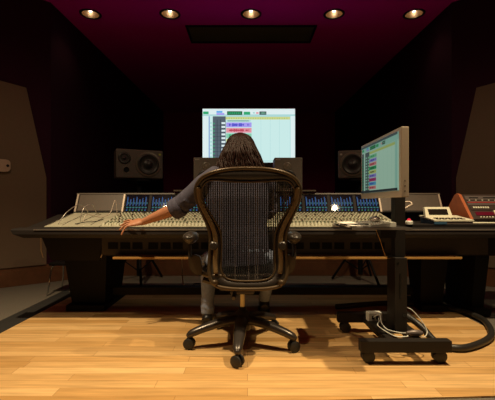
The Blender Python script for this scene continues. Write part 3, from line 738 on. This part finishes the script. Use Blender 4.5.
# base
w = MB(); w.lathe((cx, cy, .085), (0, 0, 1), [(.001, 0), (.045, 0), (.052, .02), (.048, .09), (.032, .115), (.022, .118), (.020, .135), (.001, .136)], 24); obj('base_hub', w, M['basealu'], root, True)
for k in range(5):
    a = -PI/2-.07+k*2*PI/5; u = Vector((math.cos(a), math.sin(a), 0)); c0 = Vector((cx, cy, 0))
    pts = [c0+u*.035+Vector((0, 0, .150)), c0+u*.12+Vector((0, 0, .140)), c0+u*.22+Vector((0, 0, .115)), c0+u*.29+Vector((0, 0, .092)), c0+u*.315+Vector((0, 0, .078))]
    w = MB(); w.tube(spline(pts, 4), [(.028-.0005*i, .042-.0013*i) for i in range(17)], 12, up=(0, 0, 1)); w.ell(pts[-1], .019, .019, .018, 12)
    obj('base_arm', w, M['basealu'], root, True)
    cc = c0+u*.315; th = [1.0, 1.95, .8, 2.2, 1.35][k]; ax = Vector((math.cos(th), math.sin(th), 0))
    w = MB()
    for s in (-.016, .016):
        w.lathe(cc+ax*(s-.009)+Vector((0, 0, .0315)), ax, [(.001, 0), (.024, 0), (.0312, .004), (.0312, .014), (.024, .018), (.001, .018)], 22)
    w.tube([cc+Vector((0, 0, .03)), cc+Vector((0, 0, .074))], .007, 8); obj('caster', w, M['rubber'], root, 'auto')
# arms
for s in (-1, 1):
    ax_ = cx+s*.292
    w = MB(); w.ell((ax_, 2.11, .648), .043, .12, .031, 24); w.ell((ax_-s*.006, 2.06, .646), .038, .060, .033, 20)
    obj('arm_pad', w, M['graphite'], root, True)
    w = MB(); w.tube(spline([(ax_-s*.004, 2.075, .50), (ax_+s*.002, 2.078, .56), (ax_, 2.085, .63)], 5), [.011]*5+[.009]*5+[.013], 10); obj('arm_post', w, M['graphite'], root, True)
    w = MB(); P = [(.222, .470), (.232, .540), (.262, .552), (.298, .535), (.300, .505), (.286, .462), (.262, .440), (.225, .435)]
    w.prism([(cx+s*px, 2.055, pz) for px, pz in P], (0, .035, 0)); bmesh.ops.bevel(w.bm, geom=w.bm.edges[:], offset=.004, segments=2, affect='EDGES')
    obj('arm_bracket', w, M['bronze'], root)

# ------------------------------------------------------------------ the person
root = PR = thing('person', 'long-haired person in dark shirt and jeans seated in the office chair, arm on the console', 'person', (-.04, 2.25, .0005))
Sh = Vector((-.225, 2.25, .985)); El = Vector((-.445, 2.335, .808)); Wr = Vector((-.685, 2.43, .716))
ShR = Vector((.115, 2.26, .985)); ElR = Vector((.125, 2.42, .80)); WrR = Vector((.02, 2.56, .722))
HipL = Vector((-.12, 2.19, .505)); KnL = Vector((-.262, 2.50, .455)); AnL = Vector((-.272, 2.52, .11))
HipR = Vector((.07, 2.20, .505)); KnR = Vector((.17, 2.49, .45)); AnR = Vector((.13, 2.84, .11))
HC = Vector((-.045, 2.30, 1.150))
def lerp(a, b, t): return a+(b-a)*t
def finger(w, pts, r0, r1):
    P = spline(pts, 4); n = len(P); w.tube(P, [r0+(r1-r0)*k/(n-1) for k in range(n)], 8); w.ell(P[-1], r1, r1, r1, 8)
def hand(w, wr, right=False):
    # u: along the hand, v: towards the thumb
    if not right:
        u = Vector((-.98, .06, -.12)).normalized(); v = Vector((.04, .86, .42)).normalized()
    else:
        u = Vector((-.35, .92, -.05)).normalized(); v = Vector((-.92, -.35, 0)).normalized()
    z = Vector((0, 0, 1))
    zz = u.cross(v) if not right else z
    w.tube([wr-u*.01, wr+u*.03, wr+u*.065, wr+u*.088], [(.021, .025), (.017, .034), (.014, .039), (.011, .037)], 12, up=zz)
    # index, middle, ring, little: side offset, length, droop
    FG = ((.030, .070, .012, .20, .0082), (.010, .078, .016, .06, .0086), (-.010, .073, .032, -.10, .0082), (-.029, .062, .040, -.50, .0074))
    if not right: FG = ((.031, .072, .004, .30, .0078), (.011, .080, .012, .05, .0080), (-.010, .072, .018, -.25, .0078), (-.029, .056, .034, -.62, .0074))
    for off, ln, dr, sp_, r in FG:
        b = wr+u*.080+v*off; d_ = (u+v*sp_).normalized()
        k = 0 if right else 1
        finger(w, [b-u*.03, b, b+d_*ln*.45+z*(.006 if not right else .004)-z*dr*.15*k, b+d_*ln*.78-z*dr*.55, b+d_*ln-z*dr*(1.15 if k else .8)], r*1.12, r*.8)
    b = wr+u*.022+v*.026
    finger(w, [b-v*.012, b+v*.012+u*.012, b+v*.030+u*.034-z*.006, b+v*.038+u*.060-z*.012], .0115, .0085)
w = MB()
w.tube([lerp(Sh, El, .1), lerp(Sh, El, .6), El, lerp(El, Wr, .25), lerp(El, Wr, .6), lerp(El, Wr, .9), Wr], [.045, .042, .038, .040, .032, .024, .0225], 14)
w.tube([lerp(ShR, ElR, .1), lerp(ShR, ElR, .6), ElR, lerp(ElR, WrR, .25), lerp(ElR, WrR, .6), lerp(ElR, WrR, .9), WrR], [.045, .042, .038, .040, .032, .024, .0225], 14)
hand(w, Wr); hand(w, WrR, True)
w.tube([Sh, (-.045, 2.25, 1.0), ShR], [.048, .062, .048], 12)
w.tube([(-.035, 2.19, .49), (-.035, 2.20, .62), (-.04, 2.215, .80), (-.045, 2.24, .94), (-.045, 2.26, 1.01)], [(.10, .13), (.09, .12), (.10, .14), (.09, .14), (.05, .07)], 18, up=(0, 1, 0))
w.tube([(-.045, 2.255, .99), (-.045, 2.28, 1.06), HC+Vector((0, 0, -.04))], [.058, .052, .052], 14)
for H, K, A in ((HipL, KnL, AnL), (HipR, KnR, AnR)):
    w.tube([H, lerp(H, K, .5), K, lerp(K, A, .3), lerp(K, A, .8), A], [.075, .062, .048, .047, .032, .030], 14)
    w.tube([A, A+Vector((0, .02, -.05)), A+Vector((0, .13, -.075))], [.03, .034, .022], 10)
w.ell(HC, .074, .094, .110, 24); w.ell(HC+Vector((0, .035, -.06)), .055, .062, .055, 18)
w.tube([HC+Vector((0, .088, .02)), HC+Vector((0, .108, -.018)), HC+Vector((0, .096, -.028))], [.008, .014, .010], 8)
w.tube([HC+Vector((-.020, .090, -.060)), HC+Vector((0, .097, -.059)), HC+Vector((.020, .090, -.060))], [.004, .007, .004], 8)
for s in (-1, 1):
    w.ell(HC+Vector((s*.075, .0, -.012)), .010, .018, .030, 12)
    w.tube([HC+Vector((s*.045, .078, .032)), HC+Vector((s*.02, .09, .036))], .007, 6)
body = obj('body', w, M['skin'], root); remesh(body, .0042, 3)
for s in (-1, 1):
    w = MB(); w.ell(HC+Vector((s*.030, .083, .010)), .011, .009, .009, 14); obj('eye', w, M['white'], root, True, label='white eye')
# shirt: torso and sleeves rolled at the elbows
w = MB()
w.tube([(-.035, 2.19, .47), (-.04, 2.195, .56), (-.05, 2.21, .70), (-.058, 2.225, .86), (-.055, 2.245, .96), (-.045, 2.26, 1.035)], [(.112, .165), (.105, .165), (.102, .170), (.108, .188), (.100, .178), (.055, .090)], 24, up=(0, 1, 0))
for S_, E_, s in ((Sh, El, -1), (ShR, ElR, 1)):
    w.tube([Vector((-.045+s*.06, 2.25, 1.0)), S_+Vector((-s*.03, 0, .012)), lerp(S_, E_, .2), lerp(S_, E_, .5), lerp(S_, E_, .8), lerp(S_, E_, 1.06)], [.070, .070, .066, .060, .060, .062], 18)
    # creases
    ax3 = (E_-S_).normalized()
    for k, t_ in enumerate((.42, .58, .70)):
        c = lerp(S_, E_, t_); u = Vector((0, 0, 1)); u = (u-ax3*u.dot(ax3)).normalized(); v = ax3.cross(u)
        w.tube([c+(u*math.cos(q)+v*math.sin(q))*.060+ax3*.025*math.sin(q*1.5+k) for q in [j*.5+k for j in range(8)]], .008, 6)
w.tube([(-.045, 2.225, 1.03), (-.045, 2.27, 1.062)], [.068, .062], 16)
SHT = obj('shirt', w, M['shirt'], root); remesh(SHT, .007, 4)
for S_, E_ in ((Sh, El), (ShR, ElR)):
    ax3 = (E_-S_).normalized(); fw = (Wr-El).normalized() if S_ is Sh else (WrR-ElR).normalized(); axm = (ax3*.6+fw).normalized()
    c = E_
    w = MB(); P = [c-axm*.035, c-axm*.030, c+axm*.028, c+axm*.034, c+axm*.028]
    w.tube(P, [.058, .068, .066, .058, .046], 20); w.tube([c-axm*.05, c-axm*.02], [.060, .069], 20); w.tube([c+axm*.004, c+axm*.024], [.069, .067], 20)
    o = obj('rolled_cuff', w, M['shirt'], SHT); remesh(o, .006, 2)
# jeans
w = MB()
w.tube([(-.03, 2.14, .51), (-.03, 2.19, .515), (-.03, 2.27, .515)], [(.055, .17), (.075, .185), (.07, .175)], 20, up=(0, 0, 1))
w.tube([(-.035, 2.19, .47), (-.035, 2.19, .58)], [(.10, .165), (.10, .155)], 20, up=(0, 1, 0))
for H, K, A in ((HipL, KnL, AnL), (HipR, KnR, AnR)):
    w.tube([H, lerp(H, K, .5), K], [.080, .070, .060], 18); w.ell(K, .056, .056, .056)
    w.tube([K, lerp(K, A, .35), lerp(K, A, .75), lerp(K, A, 1.0), lerp(K, A, 1.06)], [.056, .052, .043, .045, .044], 18)
    for t_ in (.55, .8, .93):
        c = lerp(K, A, t_); w.tube([c+Vector((math.cos(q)*.044, math.sin(q)*.044, .012*math.sin(q*2))) for q in [j*.6+t_*9 for j in range(8)]], .007, 6)
o = obj('jeans', w, M['jeans'], root); remesh(o, .007, 3)
for A in (AnL, AnR):
    w = MB(); w.tube([A+Vector((0, -.05, -.066)), A+Vector((0, -.02, -.058)), A+Vector((0, .06, -.063)), A+Vector((0, .15, -.075)), A+Vector((0, .19, -.084))], [(.036, .032), (.048, .038), (.042, .042), (.030, .044), (.018, .034)], 14, up=(0, 0, 1))
    w.tube([A+Vector((0, 0, -.06)), A+Vector((0, -.008, -.005))], [.040, .038], 12)
    sh = obj('shoe', w, M['shoe'], root); remesh(sh, .006, 2)
    w = MB(); w.prism([A+Vector((dx, dy, -.109)) for dx, dy in ((-.032, -.08), (.032, -.08), (.038, -.02), (.046, .10), (.030, .19), (-.030, .19), (-.046, .10), (-.038, -.02))], (0, 0, .016)); obj('sole', w, M['rubber'], sh)
# hair
w = MB(); T_ = HC
prof = [(1.263, .02), (1.255, .045), (1.235, .067), (1.20, .084), (1.15, .108), (1.10, .130), (1.05, .145), (1.0, .145), (.95, .12), (.915, .09)]
def hr(z):
    for (a, ra), (b, rb) in zip(prof[:-1], prof[1:]):
        if z >= b: return ra+(rb-ra)*(a-z)/(a-b)
    return prof[-1][1]
def hp(ang, z, k=1.0):                  # ang 0 = back of the head, +-PI = the face
    r = hr(z); sy_ = 1.12 if z > 1.14 else max(.55, 1.12-(1.14-z)*3.2)
    return Vector((HC.x+math.sin(ang)*r*k, HC.y-.012-math.cos(ang)*r*sy_*k-max(0, 1.10-z)*.30, z))
rings = []
for z, r in prof:
    rings.append([w.bm.verts.new(hp(-2.0+4.0*k/24, z, .92)) for k in range(25)])
for a_, b_ in zip(rings[:-1], rings[1:]):
    for k in range(24): w._f([a_[k], a_[k+1], b_[k+1], b_[k]])
w._f(rings[0])
bmesh.ops.solidify(w.bm, geom=w.bm.faces[:], thickness=.010)
rr = random.Random(11)
for k in range(330):
    ang = -2.05+4.1*(k+rr.random())/330; end = .93+rr.random()*.09; ph = rr.random()*6.3; am = .006+.016*rr.random(); fr = 30+rr.random()*34
    kk = .90+rr.random()*.16; P = []; R_ = []; n = 22
    for i in range(n):
        t_ = i/(n-1); z = 1.264-(1.264-end)*t_**1.25; a2 = ang*min(1, .35+t_*2.2)+am*9*math.sin(z*fr+ph)*t_*.9
        p = hp(a2, z, kk); p.z += .004*math.sin(ph*3+i); P.append(p+Vector((0, am*.6*math.cos(z*fr+ph)*t_, 0))); R_.append(.0050*(1-.75*t_**3))
    w.tube(P, R_, 5)
obj('hair', w, M['hair'], root, True, label='long wavy brown hair')

# ------------------------------------------------------------------ light
def spot(x, y, power, col, size=115, blend=.6, z=CZ-.03, rad=.05, tgt=None):
    l = bpy.data.lights.new('lamp', 'SPOT'); l.energy = power; l.color = col; l.spot_size = math.radians(size); l.spot_blend = blend; l.shadow_soft_size = rad
    o = bpy.data.objects.new('lamp', l); C.objects.link(o); o.location = (x, y, z)
    if tgt: o.rotation_euler = (Vector(tgt)-Vector((x, y, z))).to_track_quat('-Z', 'Y').to_euler()
    return o
warm = (1, .77, .46)
for x in (-1.25, 1.25): spot(x, 1.72, 335, warm, 98, 1.0, rad=.022)
spot(.0, 1.25, 60, warm, 80, 1.0, rad=.03)
for x in (-1.3, 1.4): spot(x, 1.2, 37, warm, 168, .5, rad=.03)  # unseen weak wide spots, added as fill for the speakers and walls
for x, y in lights: spot(x, y, 2.5, warm, 110, .9, z=CZ-.012, rad=.03)
wd = bpy.data.worlds.new('World'); bpy.context.scene.world = wd; wd.use_nodes = True
wd.node_tree.nodes['Background'].inputs[0].default_value = (.004, .002, .003, 1)

cam = bpy.data.cameras.new('Camera'); co = bpy.data.objects.new('Camera', cam); C.objects.link(co)
co.location = (0, 0, CH); co.rotation_euler = (PI/2, 0, 0)
cam.sensor_fit = 'HORIZONTAL'; cam.sensor_width = 36; cam.lens = 36*F/495; cam.shift_y = 3/495
cam.clip_start = .05
sc = bpy.context.scene; sc.camera = co
sc.view_settings.view_transform = 'Standard'; sc.view_settings.look = 'None'; sc.view_settings.exposure = 0; sc.view_settings.gamma = 1
sc.view_settings.use_curve_mapping = False
